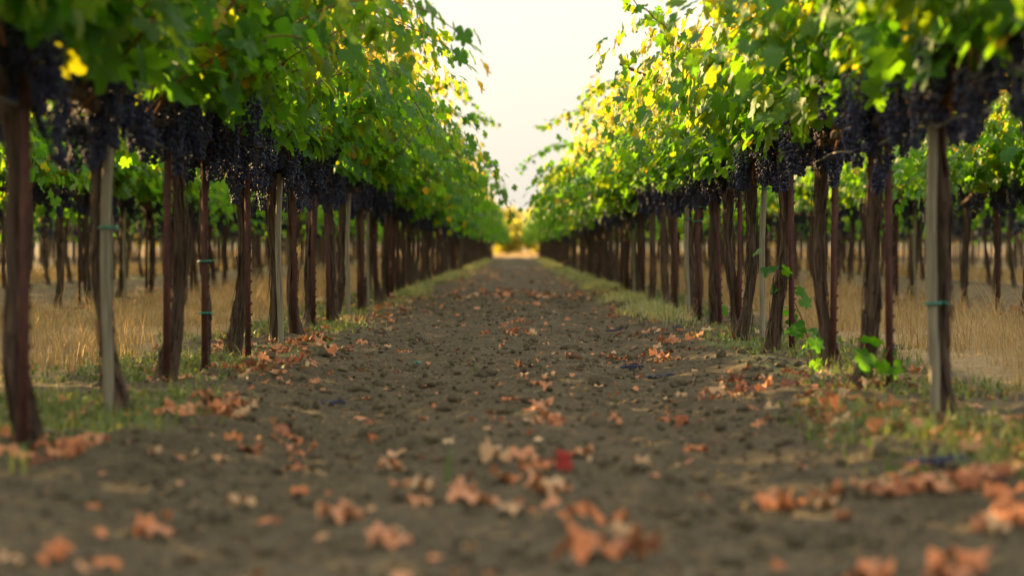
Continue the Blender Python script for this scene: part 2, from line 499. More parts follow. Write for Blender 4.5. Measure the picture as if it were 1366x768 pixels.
def blobs(P, rad, jit=None, r=None, squash=None):
    n = len(P); k = len(ICO_V)
    U = np.broadcast_to(ICO_V[None], (n, k, 3)).copy()
    if jit: U *= 1 + r.uniform(-jit, jit, (n, k, 1))
    if squash is not None: U = U * squash[:, None]
    V = np.asarray(P)[:, None] + U * np.asarray(rad)[:, None, None]
    L = (ICO_F.ravel()[None] + (np.arange(n) * k)[:, None]).ravel()
    return V.reshape(-1, 3), L, np.full(n * len(ICO_F), 3)

def bunch_mesh(r, flat=False):
    """hanging bunch, stalk end at the origin"""
    L = r.uniform(.17, .24); n = r.integers(120, 150); t = np.sort(r.random(n)) ** .8
    wmax = r.uniform(.036, .047)
    prof = wmax * (np.clip(t / .12, 0, 1) ** .5) * (1 - .72 * t ** 1.3)
    wing = r.random(n) < .16
    a = r.uniform(0, 2 * PI, n); rr = prof * r.uniform(.75, 1.05, n) + .002
    P = np.stack([np.cos(a) * rr, np.sin(a) * rr, -.025 - t * L], 1)
    wa = r.uniform(0, 2 * PI)
    P[wing] += np.stack([np.cos(wa) * .03 + 0 * t[wing], np.sin(wa) * .03 + 0 * t[wing], .45 * t[wing] * L], 1)
    # push berries apart
    for _ in range(14):
        D = P[:, None] - P[None]; dist = np.linalg.norm(D, axis=2) + 1e-6
        ov = np.clip(.0128 - dist, 0, 1); np.fill_diagonal(ov, 0)
        P += (D / dist[..., None] * ov[..., None]).sum(1) * .35
    if flat:
        P[:, 2] *= 1.0
        P = np.stack([P[:, 2] + L / 2, P[:, 1] * 1.2, np.abs(P[:, 0]) * .7 + .006], 1)
    rad = r.uniform(.0058, .0076, n)
    V, Lp, S = blobs(P, rad)
    if flat: return mesh_np('fallen_bunch', V, Lp, S, [M['grape']])
    mb = MB(); mb.tube([(0, 0, .03), (.003, 0, 0), (0, .002, -L * .6)], [.003, .0025, .002], 5)
    V2 = np.concatenate(mb.V)
    nL = np.concatenate([Lp, np.array(mb.L) + len(V)]); nS = np.concatenate([S, mb.S])
    return mesh_np('grape_bunch', np.concatenate([V, V2]), nL, nS, [M['grape'], M['cane']], True, None,
                   np.concatenate([np.zeros(len(S)), np.ones(len(mb.S))]))
BUNCH = [bunch_mesh(np.random.default_rng(500 + k)) for k in range(8)]
FBUNCH = [bunch_mesh(np.random.default_rng(540 + k), True) for k in range(3)]

# steel T-post: flange with studs down one edge, and a rib behind
def steel_post_meshes():
    H = 1.24; O = [(-.0165, -.2), (.0165, -.2)]
    for k in range(19):
        z = .06 + k * .062
        O += [(.0165, z - .010), (.0262, z + .001), (.0275, z + .007), (.0165, z + .009)]
    O += [(.0165, H), (-.0165, H)]
    n = len(O)
    V = [(x, -.003, z) for x, z in O] + [(x, .003, z) for x, z in O]
    mb = MB(); mb.add(V, [tuple(range(n)), tuple(range(n, 2 * n))[::-1]] + [(i, i + n, (i + 1) % n + n, (i + 1) % n) for i in range(n)])
    body = mb.build('post_flange', M['rust'], False)
    mb = MB(); mb.box((0, .0155, H / 2 - .1), (.0025, .012, H / 2 + .098))
    return body, mb.build('post_rib', M['rust'], False)
STEEL, RIB = steel_post_meshes()

def wood_post_mesh(r):
    n = 16; z = np.linspace(-.15, 1.10, n); V = []; w = .0165
    bev = .3
    prof = np.array([(-1, -1 + bev), (-1, 1 - bev), (-1 + bev, 1), (1 - bev, 1), (1, 1 - bev), (1, -1 + bev), (1 - bev, -1), (-1 + bev, -1)]) * w
    for k in range(n):
        o = np.array([.006 * math.sin(k * .5 + r.uniform(0, .3)), .005 * math.cos(k * .4)])
        q = prof * (1 + r.uniform(-.04, .04)) + o
        V.append(np.concatenate([q, np.full((8, 1), z[k])], 1))
    V = np.concatenate(V); fs = []
    for i in range(n - 1):
        for j in range(8):
            k = (j + 1) % 8; fs.append((i * 8 + j, i * 8 + k, (i + 1) * 8 + k, (i + 1) * 8 + j))
    fs.append(tuple(range(8))); fs.append(tuple((n - 1) * 8 + j for j in range(8))[::-1])
    mb = MB(); mb.add(V, fs)
    return mb.build('wood_stake', M['wood'], False)
WOOD = [wood_post_mesh(np.random.default_rng(600 + k)) for k in range(4)]

def tie_mesh():
    a = np.linspace(0, 4 * PI, 29)
    P = np.stack([np.cos(a) * .030, np.sin(a) * .030, -.006 + .012 * a / (4 * PI)], 1)
    P = np.concatenate([P, [(.042, -.010, .008), (.056, -.018, .0), (.066, -.02, -.018)]])
    mb = MB(); mb.tube(P, np.concatenate([np.full(29, .0048), [.0045, .004, .002]]), 6)
    return mb.build('tie_tape', M['tie'])
TIE = tie_mesh()

# ------------------------------------------------------------------ vines
def sucker_mesh(r, h, n):
    pos = []; out = []
    mb = MB(); base = []
    for k in range(max(1, n // 5)):
        p = np.array([r.normal(0, .03), r.normal(0, .03), 0.0]); d = norm(np.array([r.normal(0, .35), -.1 + r.normal(0, .2), 1.0])); pts = [p.copy()]
        m_ = max(4, int(h / .05))
        for q in range(m_):
            d = norm(d + r.normal(0, .12, 3)); p = p + d * .05; pts.append(p.copy())
            o = norm(r.normal(0, 1, 3) * np.array([1, 1, .4])); pos.append(p + o * .05); out.append(o)
        base.append(pts)
    pos = np.array(pos); out = np.array(out); nn = len(pos)
    nrm = norm(np.array([0, -.5, .7]) + r.normal(0, .45, (nn, 3))); tip = norm(out + np.array([0, 0, -.5]))
    for pts in base[:1]: mb.tube(pts, np.linspace(.004, .002, len(pts)), 5)
    me = leaf_mesh('sucker_leaves', pos, nrm, tip, r.uniform(.07, .115, nn), r.uniform(.05, .35, nn), M['leaf'], r)
    return mb.build('sucker_cane', M['cane']), me

def cane_with_leaves(name, pts, r, parent, s0=.12, s1=.05, tint=(.3, .8), step=1):
    """one leafy cane along pts (parent space): the cane is a part, its leaves a sub-part"""
    pts = np.array(pts, float); t = np.linspace(0, 1, len(pts)); n = max(8, int(np.linalg.norm(np.diff(pts, axis=0), axis=1).sum() / .05))
    u = np.linspace(0, 1, n); P = np.stack([np.interp(u, t, pts[:, k]) for k in range(3)], 1); P[1:-1] += r.normal(0, .008, (n - 2, 3))
    mb = MB(); mb.tube(P, np.linspace(.006, .002, n), 6)
    c = child(name, mb.build(name, M['cane']), parent)
    idx = np.repeat(np.arange(1, n, step), 3); k = len(idx)
    o = norm(r.normal(0, 1, (k, 3)) * np.array([1, 1, .6]))
    sz = (s0 + (s1 - s0) * u[idx]) * r.uniform(.75, 1.15, k)
    child('leaves', leaf_mesh('cane_leaves', P[idx] + o * r.uniform(.03, .07, (k, 1)), norm(o * .5 + np.array([0, -.3, .6]) + r.normal(0, .4, (k, 3))), norm(o + np.array([0, 0, -.6])), sz,
          r.uniform(*tint, k), M['leaf'], r), c)
    return c

def make_vine(x, y, label, group, lod, r, young=False, fv=None, wide=1.0, high=1.0, drop=0.0):
    z = float(ground_z(x, y))
    t = empty('grapevine', (x, y, z))
    tag(t, label, 'grapevine', group)
    flip = r.random() < .5
    rz = PI if flip else 0
    tr = child('trunk', YOUNG if young else TRUNK[r.integers(len(TRUNK))], t, rot=(0, 0, r.uniform(-.4, .4) + rz))
    f = (r.integers(5) if (lod == 0 and y < 21) or r.random() < .3 else r.integers(5, NV)) if fv is None else fv
    s = (wide * r.uniform(.95, 1.06), r.uniform(.98, 1.05), high * r.uniform(.98, 1.03))
    child('foliage', FOL[f], t, (0, 0, -drop), (0, 0, rz), s)
    if lod <= 1:
        c = CORD[r.integers(len(CORD))]
        child('cordon', c[0], t); child('cordon', c[1], t)
    if lod == 0:
        for me in CANES[f]: child('cane', me, t, (0, 0, -drop), (0, 0, rz), s)
    nb = (32, 14, 6)[lod]
    cl = r.normal(0, .16)
    for k in range(nb):
        by = np.clip(r.normal(cl, .19), -.76, .76) if k % 9 else r.uniform(-.76, .76)
        bx = r.normal(0, .085)
        bz = r.uniform(1.19, 1.42) - .12 * (r.random() < .08) + .04 * abs(by)
        sc = r.uniform(.85, 1.2) * (1, 1.15, 1.4)[lod]
        child('grape_bunch', BUNCH[r.integers(len(BUNCH))], t, (bx, by, bz), (r.normal(0, .12), r.normal(0, .12), r.uniform(0, 6.28)), sc)
    return t

def make_post(kind, x, y, label, group, r, ties=(), lean=0.0):
    z = float(ground_z(x, y))
    if kind == 'wood':
        t = empty('wooden_stake', (x, y, z), r.uniform(-.2, .2)); tag(t, label, 'wooden stake', group)
        t.rotation_euler = (0, lean, t.rotation_euler[2])
        child('shaft', WOOD[r.integers(len(WOOD))], t)
    else:
        t = empty('steel_post', (x, y, z), r.uniform(-.25, .25)); tag(t, label, 'steel post', group)
        t.rotation_euler = (0, lean, t.rotation_euler[2])
        child('flange', STEEL, t); child('rib', RIB, t)
    for h in ties: child('tie', TIE, t, (0, 0, h), (0, 0, r.uniform(-.6, .6)), (1.0, 1.0, .6))
    return t

ORD = ['first', 'second', 'third', 'fourth', 'fifth', 'sixth', 'seventh', 'eighth', 'ninth', 'tenth', 'eleventh', 'twelfth', 'thirteenth', 'fourteenth', 'fifteenth', 'sixteenth']
# (depth, what stands by it, stake offset, label of the vine, label of the stake, tie heights, extra)
LEFT = [
    (5.50, None, 0, 'closest grapevine on the left, only its blurred leaves and grapes in the top left corner', None, (), {}),
    (7.09, 'steel', .045, 'blurred grapevine at the left edge with a thick trunk foot behind a rusty post', 'wide rusty post at the left edge in front of the closest trunk', (), {}),
    (8.64, 'wood', .03, 'grapevine beside the left wooden stake with a green tie, long low grape bunch', 'pale wooden stake with a green tie, closest stake of the left row', (.70,), {}),
    (10.45, 'steel', -.04, 'grapevine on the left whose thick trunk foot leans right beyond a plain rusty post', 'rusty post with its trunk foot bulging out on the right side', (), {}),
    (11.47, 'steel', .0, 'thin young grapevine on the left nearly hidden by its reddish studded post', 'slim reddish studded post standing almost alone, white and green ties low down', (.30, .56), {'young': True}),
    (12.87, 'steel', .05, 'upright shaggy grapevine on the left in focus with a studded post on its right', 'dark studded post on the right side of a shaggy trunk, left row', (), {}),
    (14.57, 'wood', .055, 'grapevine on the left with a curved trunk and a thin pale stake beside it', 'thin pale stake leaning along the curved trunk, second wooden one of the left row', (), {'wide': .9}),
    (15.95, 'steel', .03, 'grapevine on the left just beyond the thin pale stake, its foot swept right', 'studded post just beyond the second pale stake of the left row', (), {'wide': .9}),
    (17.35, 'steel', .02, 'grapevine on the left with a stubby thick foot, two beyond the second pale stake', 'studded post on the stubby trunk two places beyond the second pale stake, left row', (), {'wide': .9}),
    (19.10, 'steel', .0, 'grapevine on the left with grapes hanging low just before the third pale stake', 'studded post just before the third pale stake of the left row', (), {'wide': .9}),
    (20.55, 'wood', .05, 'slender grapevine with the third pale stake of the left row', 'third pale wooden stake from the front in the left row', (), {'wide': .9}),
]
RIGHT = [
    (5.30, None, 0, 'closest grapevine on the right, dark blurred leaves in the top right corner', None, (), {'fv': 10, 'high': 0.97}),
    (6.62, None, 0, 'blurred grapevine off the right edge with bright green leaves hanging at the border', None, (), {'fv': 3, 'wide': .8}),
    (8.43, 'wood', -.03, 'blurred grapevine on the right with a bulging foot behind a green tied wooden stake', 'thick pale wooden stake with a green tie, closest stake of the right row', (.43,), {'fv': 9, 'high': 0.97}),
    (9.93, 'steel', .055, 'grapevine on the right with green suckers round its foot and a post on its right', 'rusty studded post over the green suckers, right row', (), {'fv': 11, 'high': 0.97}),
    (11.64, 'steel', .055, 'grapevine on the right with a thick dark trunk and a broad rusty post beside it', 'broad rusty post leaning against the thick dark trunk, right row', (), {'fv': 10, 'high': 0.97}),
    (13.27, 'steel', .045, 'grapevine on the right with a tall leafy sucker beside its trunk', 'rusty post on the trunk with the tall leafy sucker, right row', (), {'wide': .85, 'high': .97}),
    (15.00, 'wood', .06, 'grapevine on the right with peeling bark and a thin pale stake on its right', 'thin pale stake beside a peeling trunk, second wooden one of the right row', (1.0,), {'fv': 9, 'high': 0.9}),
    (16.50, 'steel', .06, 'sharp grapevine trunk on the right just beyond the second pale stake, studs on its right', 'studded post on the trunk just beyond the second pale stake, right row', (), {'fv': 10, 'high': 0.9}),
    (18.20, 'steel', .055, 'straight shaggy grapevine trunk on the right with dense grapes above, near the tied posts', 'studded post on the straight shaggy trunk next to the tied posts, right row', (), {'fv': 11, 'high': 0.9}),
    (19.30, 'steel', .0, 'grapevine on the right behind a studded post with green ties and a small sucker', 'studded post with two green ties near its top, right row', (.86, .98), {'fv': 9, 'high': 0.9}),
    (20.70, 'wood', -.01, 'grapevine on the right behind the pale stake with a green tie in the middle distance', 'pale stake with a green tie near its top, third wooden one on the right', (.88,), {'fv': 10, 'high': 0.9}),
]
VR = np.random.default_rng(77)
vines = {}
for sd, LST, word in ((-1, LEFT, 'left'), (1, RIGHT, 'right')):
    for i, (y, kind, off, lab, plab, ties, ex) in enumerate(LST):
        x = sd * ROW + VR.normal(0, .012) + (.05 if y == 6.62 else 0)
        vines[(word, i)] = make_vine(x, y, lab, f'grapevines of the {word} row', 0, VR, **ex)
        if kind:
            make_post(kind, x + off, y - .075, plab, 'wooden stakes' if kind == 'wood' else 'rusty steel posts', VR, ties, VR.normal(0, .008))
    y = LST[-1][0]; k = 0
    while y < ROW_END - 1.5:
        y += 1.55 + VR.normal(0, .10); k += 1
        x = sd * ROW + VR.normal(0, .02)
        lod = 0 if k <= 6 else (1 if y < 52 else 2)
        if y < 31: lab = f'{ORD[k-1]} grapevine beyond the third pale stake of the {word} row, slightly blurred'
        elif y < 52: lab = f'softly blurred grapevine in the middle stretch of the {word} row'
        elif y < 95: lab = f'small blurred grapevine far down the {word} row'
        else: lab = f'tiny blurred grapevine near the far end of the {word} row'
        g = f'grapevines of the {word} row' if y < 31 else lab.replace('grapevine', 'grapevines')
        make_vine(x, y, lab, g, lod, VR, wide=VR.uniform(.95, 1.08) * (1 if y < 32 else .84), fv=NARROW[k % 3] if sd > 0 and y < 26 else None, drop=0 if y < 26 else VR.uniform(.04, .16))
        if y < 110 and VR.random() < (.8 if y < 31 else .35):
            kd = 'wood' if VR.random() < .15 else 'steel'
            pn = 'pale wooden stake' if kd == 'wood' else 'rusty studded post'
            if y < 31: pl = f'{pn} at the {ORD[k-1]} vine beyond the third pale stake, {word} row'
            elif y < 60: pl = f'{pn} in the blurred middle stretch of the {word} row'
            else: pl = f'{pn} tiny and blurred far down the {word} row'
            make_post(kd, x + VR.uniform(-.01, .03), y - .06, pl, f'{pn}s of the {word} row', VR)

# green suckers: parts of their vines
for key, loc, h, n, seed in ((('right', 3), (-.02, -.10, 0), .20, 14, 1), (('right', 4), (-.05, -.1, 0), .16, 9, 2), (('right', 5), (.17, .1, .02), .70, 5, 3),
                             (('right', 9), (.02, -.08, 0), .26, 8, 4)):
    a_, b_ = sucker_mesh(np.random.default_rng(800 + seed), h, n)
    child('leaves', b_, child('sucker', a_, vines[key], loc))
# a leafy shoot hanging from the vine just outside the right edge
r = np.random.default_rng(861)
mb = MB(); mb.tube([(.02, 0, 1.15), (-.05, -.03, 1.0), (-.05, -.05, .8), (-.065, -.05, .69)], [.005, .004, .003, .002], 6)
c = child('hanging_cane', mb.build('hanging_cane', M['cane']), vines[('right', 1)])
child('leaf', leaf_mesh('hanging_leaf', np.array([[-.068, -.06, .69]]), np.array([[-.25, -1, .35]]), np.array([[.1, 0, -1.]]), np.array([.135]), np.array([.85]), M['leaf'], r), c)
# stray canes reaching out over the path against the sky: photo px, py, depth of the tip; where they spring from
def at(px, py, d): return np.array([(px - HX) / F * d, d, CAM_H + (HY - py) / F * d])
def stray(row, target, y, pts, **kw):
    best = min((o for o in bpy.data.objects if o.name.startswith('grapevine') and abs(o.location.x - row * ROW) < .2), key=lambda o: abs(o.location.y - y))
    cane_with_leaves('stray_cane', [p - np.array(best.location) for p in pts], r, best, **kw)
for row, d, pp, kw in ((-1, 30, ((590, 190), (625, 155), (648, 158), (661, 168)), {}), (-1, 26, ((575, 120), (600, 108), (622, 128), (640, 150)), {}),
                       (1, 33, ((775, 190), (735, 196), (708, 212), (690, 229)), {'tint': (.1, .5)}), (1, 30, ((790, 140), (760, 150), (735, 165), (715, 172)), {'s0': .1}),
                       (-1, 44, ((640, 225), (660, 232), (672, 250)), {}), (1, 12.6, ((905, 60), (880, 30), (855, 8), (832, -8)), {'s0': .10}), (1, 22, ((835, 105), (800, 112), (775, 140)), {}),
                       (-1, 19, ((540, 60), (560, 25), (566, 8)), {'s0': .09})):
    stray(row, None, d, [at(a_, b_, d) for a_, b_ in pp], **kw)
mb = MB(); p_ = [at(885, 112, 17.5), at(860, 101, 17.3), at(827, 86, 17.1)]
best = vines[('right', 7)]; mb.tube([p - np.array(best.location) for p in p_], [.013, .012, .011], 7)
child('cut_cane', mb.build('cut_cane', M['bark']), best)

# outer rows: the nearest are individuals, the rest one mass
far_pos = []
for sd, word in ((-1, 'left'), (1, 'right')):
    for rk in (1, 2):
        xr = sd * (ROW + rk * 2 * ROW); y = (18.6 if rk == 1 else 32.5) + VR.uniform(0, .6); cnt = 0
        lim = 36 if rk == 1 else 17
        while y < ROW_END - 4:
            x = xr + VR.normal(0, .03)
            if cnt < lim:
                nm = {1: 'second', 2: 'third'}[rk]
                if rk == 1 and cnt < 9: lab = f'{ORD[cnt]} grapevine from the picture edge in the {nm} row to the {word}'
                else: lab = f'{"dark blurred" if cnt < 18 else "small blurred"} grapevine in the {nm} row to the {word}, seen between nearer trunks'
                make_vine(x, y, lab, f'grapevines of the {nm} row to the {word}', 1 if rk == 1 and cnt < 20 else 2, VR)
                if rk == 1 and cnt < 24 and VR.random() < .8:
                    kd = 'wood' if VR.random() < .3 else 'steel'
                    pn = 'pale wooden stake' if kd == 'wood' else 'rusty studded post'
                    make_post(kd, x + VR.uniform(-.06, .06), y - .08, f'{pn} in the second row to the {word}, seen behind the {word} row', f'{pn}s of the second row to the {word}', VR)
            else: far_pos.append((x, y))
            cnt += 1; y += 1.56 + VR.normal(0, .08)
    for rk in range(3, 10):
        xr = sd * (ROW + rk * 2 * ROW); y = xr * sd / .235 - 3
        while y < ROW_END - 4:
            far_pos.append((xr + VR.normal(0, .03), y)); y += 1.56 + VR.normal(0, .08)
# vines outside the frame that still shade the alley
for xr, y, ylim in ((-ROW * 3, 7., 17.5), (-ROW * 5, 9., 31.5), (-ROW * 7, 13., 43), (-ROW * 9, 18., 56), (ROW * 5, 22., 31.5)):
    while y < ylim: far_pos.append((xr, y)); y += 1.56
r = np.random.default_rng(901)
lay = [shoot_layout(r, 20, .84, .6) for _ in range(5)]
AV, AL, AS, AT, off = [], [], [], [], 0
TV = MB(); BP = []; BR = []
for (x, y) in far_pos:
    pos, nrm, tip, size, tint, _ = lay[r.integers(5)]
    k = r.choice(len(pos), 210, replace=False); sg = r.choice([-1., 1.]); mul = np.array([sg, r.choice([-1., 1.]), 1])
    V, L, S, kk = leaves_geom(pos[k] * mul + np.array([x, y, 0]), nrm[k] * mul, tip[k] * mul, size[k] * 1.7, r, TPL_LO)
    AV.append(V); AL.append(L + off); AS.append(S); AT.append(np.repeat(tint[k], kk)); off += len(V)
    tx, ty = r.normal(0, .03, 2)
    TV.tube([(x + tx, y + ty * 2, -.05), (x + tx * .3, y + ty, .12), (x, y, .6), (x, y, 1.2)], [.065, .042, .038, .05], 6)
    for q in range(22):
        BP.append((x + r.normal(0, .07), y + r.normal(0, .38), r.uniform(.95, 1.22))); BR.append(r.uniform(.03, .055))
BV, BL, BS = blobs(BP, BR, .15, r, np.tile(np.array([.8, .8, 1.6]), (len(BP), 1)))
V = np.concatenate(AV + TV.V + [BV]); nt_ = TV.n
L = np.concatenate(AL + [np.array(TV.L) + off, BL + off + nt_]); S = np.concatenate(AS + [np.array(TV.S), BS])
mi = np.concatenate([np.zeros(sum(len(s) for s in AS)), np.ones(len(TV.S)), np.full(len(BS), 2)])
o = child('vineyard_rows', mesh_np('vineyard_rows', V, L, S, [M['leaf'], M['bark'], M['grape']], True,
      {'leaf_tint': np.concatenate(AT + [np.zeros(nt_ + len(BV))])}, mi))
tag(o, 'mass of far grapevine rows glimpsed between the nearer trunks on both sides', 'vineyard', kind='stuff')

# wires and hoses along the two front rows
for sd, word in ((-1, 'left'), (1, 'right')):
    rr_ = np.random.default_rng(70 + sd)
    ys = np.arange(2.5, ROW_END, .26)
    mb = MB(); mb.tube(np.stack([sd * ROW - sd * .02 + .012 * np.sin(ys * 2.1), ys, 1.085 - .02 * np.abs(np.sin(ys * PI / 1.56)) + rr_.normal(0, .003, len(ys))], 1), .006, 8)
    tag(child('irrigation_hose', mb.build('irrigation_hose', M['hose'])), f'grey irrigation hose strung at trunk top height along the {word} row', 'hose')
    mb = MB(); ys = np.arange(2.5, ROW_END, 2.0)
    mb.tube(np.stack([np.full(len(ys), sd * ROW + .02 * sd), ys, np.full(len(ys), 1.20)], 1), .002, 5)
    tag(child('trellis_wire', mb.build('trellis_wire', M['wire'])), f'thin steel wire carrying the vine arms of the {word} row', 'wire')

# ------------------------------------------------------------------ ground
xs = np.concatenate([np.arange(0, 1.95, .022), 1.95 + np.cumsum(.03 * 1.035 ** np.arange(170))])
xs = xs[xs < 900]; xs = np.concatenate([xs, [1500, 2600]])
xs = np.concatenate([-xs[:0:-1], xs])
ys = [-40., -20, -10, -5, -2, 0, 1, 2, 2.8]
y = 3.2
while y < 900:
    ys.append(y); y += .026 if y < 17 else .026 * (y / 17) ** 1.9
ys = np.array(ys + [1300., 2000, 2700])
X, Y = np.meshgrid(xs, ys)
Z = ground_z(X, Y)
ny, nx = X.shape
ax = np.abs(X)
rowd = np.abs((ax - ROW + ROW) % (2 * ROW) - ROW)           # distance to the nearest vine row
alley = np.floor((ax + ROW) / (2 * ROW)).astype(int)        # 0 = the path, 1 = grassy, 2 = tilled ...
pm = path_mask(X, Y)
grassy = (alley % 2 == 1) & (ax > ROW)
straw = np.where(grassy, sstep(.45, .85, rowd) * .95, np.where(ax > 1.9, .38, -.3))
straw = np.where(Y > ROW_END + 1, .95, straw)
straw = straw * (1 - pm * (Y < ROW_END)) - .35 * pm * (Y < ROW_END)
grn = np.exp(-(rowd / .5) ** 2) * sstep(-.1, .35, fbm(X * .9, Y * .5, 3, 21)) * (1 - pm) * .8
grn = np.where(Y > ROW_END, 0, grn)
idx = np.arange(ny * nx).reshape(ny, nx)
q = np.stack([idx[:-1, :-1], idx[:-1, 1:], idx[1:, 1:], idx[1:, :-1]], -1).reshape(-1, 4)
g = child('ground', mesh_np('ground', np.stack([X, Y, Z], -1).reshape(-1, 3), q.ravel(), np.full(len(q), 4), M['soil'], True,
      {'cover': np.stack([straw, grn, 0 * grn], -1).reshape(-1, 3)}))
g['kind'] = 'structure'

# ------------------------------------------------------------------ loose stuff on the ground
def blades(P, h, w, r, bend=.5, seg=3, wind=0.0):
    """curved grass blades; P Nx3"""
    n = len(P); az = r.uniform(0, 2 * PI, n); d = np.stack([np.cos(az), np.sin(az), 0 * az], 1); sdv = np.stack([-np.sin(az), np.cos(az), 0 * az], 1)
    be = r.uniform(.1, 1, n) * bend
    V = []; 
    for k in range(seg):
        t = k / seg
        c = P + d * (be * h * t * t)[:, None] + np.array([0, 0, 1.]) * (h * t * (1 - .25 * be * t))[:, None]
        wk = (w * (1 - t * .6))[:, None] / 2
        V += [c - sdv * wk, c + sdv * wk]
    c = P + d * (be * h)[:, None] + np.array([0, 0, 1.]) * (h * (1 - .25 * be))[:, None]
    V.append(c)
    V = np.stack(V, 1); k = V.shape[1]
    lo = []; sz = []
    for s in range(seg - 1): lo += [2 * s, 2 * s + 1, 2 * s + 3, 2 * s + 2]; sz.append(4)
    lo += [2 * seg - 2, 2 * seg - 1, 2 * seg]; sz.append(3)
    L = (np.array(lo)[None] + (np.arange(n) * k)[:, None]).ravel()
    return V.reshape(-1, 3), L, np.tile(sz, n), k

def stuff(name, parts, mat, label, cat):
    V, L, S, T, off = [], [], [], [], 0
    for (v, l, s, k, tint) in parts:
        V.append(v); L.append(l + off); S.append(s); T.append(np.repeat(tint, k)); off += len(v)
    o = child(name, mesh_np(name, np.concatenate(V), np.concatenate(L), np.concatenate(S), mat, True, {'leaf_tint': np.concatenate(T)}))
    tag(o, label, cat, kind='stuff')
    return o

r = np.random.default_rng(1201)
parts = []
for sd in (-1, 1):
    for (y0, y1, dens, hs, ws) in ((7, 22, 520, 1.0, .0042), (22, 45, 330, 1.05, .007), (45, 90, 130, 1.1, .013), (90, 150, 60, 1.1, .022)):
        n = int((y1 - y0) * 2.4 * dens)
        x = r.uniform(1.95, 4.35, n); y = r.uniform(y0, y1, n)
        rd = np.minimum(x - ROW, 3 * ROW - x)
        keep = (r.random(n) < sstep(.3, .95, rd + .25 * fbm(x * 2, y * 2, 2, 51))) & (fbm(x * 1.4, y * 1.1, 3, 52 + sd) > .02) & (x / y < .30)
        x = x[keep] * sd; y = y[keep]; n = len(x)
        h = (.03 + .25 * np.clip(.5 + 1.3 * fbm(x * 2.6, y * 2.2, 2, 53), .05, 1.1) + r.uniform(0, .09, n)) * hs * np.where(r.random(n) < .10, 1.5, 1)
        v, l, s, k = blades(np.stack([x, y, ground_z(x, y) - .01], 1), h, np.full(n, ws), r, 1.15)
        parts.append((v, l, s, k, np.clip(.5 + .5 * fbm(x, y, 2, 54) + r.normal(0, .22, n), 0, 1)))
for sd in (-1, 1):   # third alley out and the headland
    n = 9000; x = r.uniform(8.2, 10.6, n) * sd; y = r.uniform(34, 140, n)
    v, l, s, k = blades(np.stack([x, y, 0 * x - .01], 1), r.uniform(.15, .35, n), np.full(n, .02), r, .6); parts.append((v, l, s, k, r.random(n)))
n = 14000; x = r.uniform(-30, 30, n); y = r.uniform(ROW_END + 4, 215, n)
v, l, s, k = blades(np.stack([x, y, 0 * x - .01], 1), r.uniform(.15, .45, n), np.full(n, .05), r, .6); parts.append((v, l, s, k, r.random(n)))
stuff('dry_grass', parts, M['straw'], 'golden dry grass standing in the alleys beyond the two front rows', 'grass')

# green ground cover in the planted strips
parts = []
for sd in (-1, 1):
    n = 60000; x = r.uniform(.95, 2.5, n); y = 6 + 40 * r.random(n) ** 1.5
    den = sstep(-.05, .30, fbm(x * 1.6 * sd, y * .9, 3, 61 + sd)) * np.exp(-((x - 1.72) / .45) ** 2) * (.62 if sd < 0 else .5)
    den *= sstep(1.0, 1.35, x)
    if sd > 0: den = np.maximum(den, .55 * np.exp(-((y - 7.5) / 1.0) ** 2 - ((x - 1.42) / .33) ** 2))
    kp = r.random(n) < den; x = x[kp] * sd; y = y[kp]; n = len(x)
    z = ground_z(x, y)
    # small oval leaves on low runners: short wide blades
    v, l, s, k = blades(np.stack([x, y, z + r.uniform(-.005, .02, n)], 1), r.uniform(.018, .05, n), r.uniform(.010, .02, n), r, 1.4)
    parts.append((v, l, s, k, np.clip(r.normal(.45, .25, n) + .2 * fbm(x, y, 2, 66), 0, 1)))
    m_ = n // 3
    j = r.choice(n, m_, replace=False)
    v, l, s, k = blades(np.stack([x[j], y[j], z[j]], 1), r.uniform(.05, .15, m_), np.full(m_, .004), r, .9)
    parts.append((v, l, s, k, r.uniform(.2, 1, m_)))
stuff('ground_cover', parts, M['weed'], 'low green weeds creeping round the trunk feet of the front rows', 'weeds')

# pale low grass along the path edges further down
parts = []
for sd in (-1, 1):
    n = 42000; y = 17 + 95 * r.random(n) ** 1.6; x = r.normal(1.28 if sd > 0 else 1.36, .13, n)
    den = sstep(0, .3, fbm(x * 1.5, y * .45, 3, 71 + sd)) * sstep(17, 26, y) * (1 if sd > 0 else .55)
    kp = r.random(n) < den; x = x[kp] * sd; y = y[kp]; n = len(x)
    v, l, s, k = blades(np.stack([x, y, ground_z(x, y) - .005], 1), r.uniform(.04, .16, n) * (1 + .3 * (fbm(x * 3, y, 2, 75))), .004 + .00022 * y, r, 1.1)
    parts.append((v, l, s, k, np.clip(r.normal(.5, .25, n), 0, 1)))
stuff('verge_grass', parts, M['pale_grass'], 'pale tangled grass along the path edges in the distance', 'grass')

# clods: crumbs as one mass, the big ones as things
n = 17000; y = 3.6 + 32 * r.random(n) ** 1.7; x = r.uniform(-1.9, 1.9, n)
kp = r.random(n) < np.maximum(path_mask(x, y), .6) * (.25 + 1.2 * np.clip(fbm(x * 2, y * 2, 3, 81) + .3, 0, 1)); x, y = x[kp], y[kp]; n = len(x)
rad = np.clip(r.lognormal(-4.75, .5, n), .004, .028)
v, l, s = blobs(np.stack([x, y, ground_z(x, y) + rad * .25], 1), rad, .22, r, r.uniform(.6, 1.25, (n, 3)))
tag(child('soil_crumbs', mesh_np('soil_crumbs', v, l, s, M['clod'], False)), 'crumbs of tilled brown soil strewn over the path', 'soil', kind='stuff')

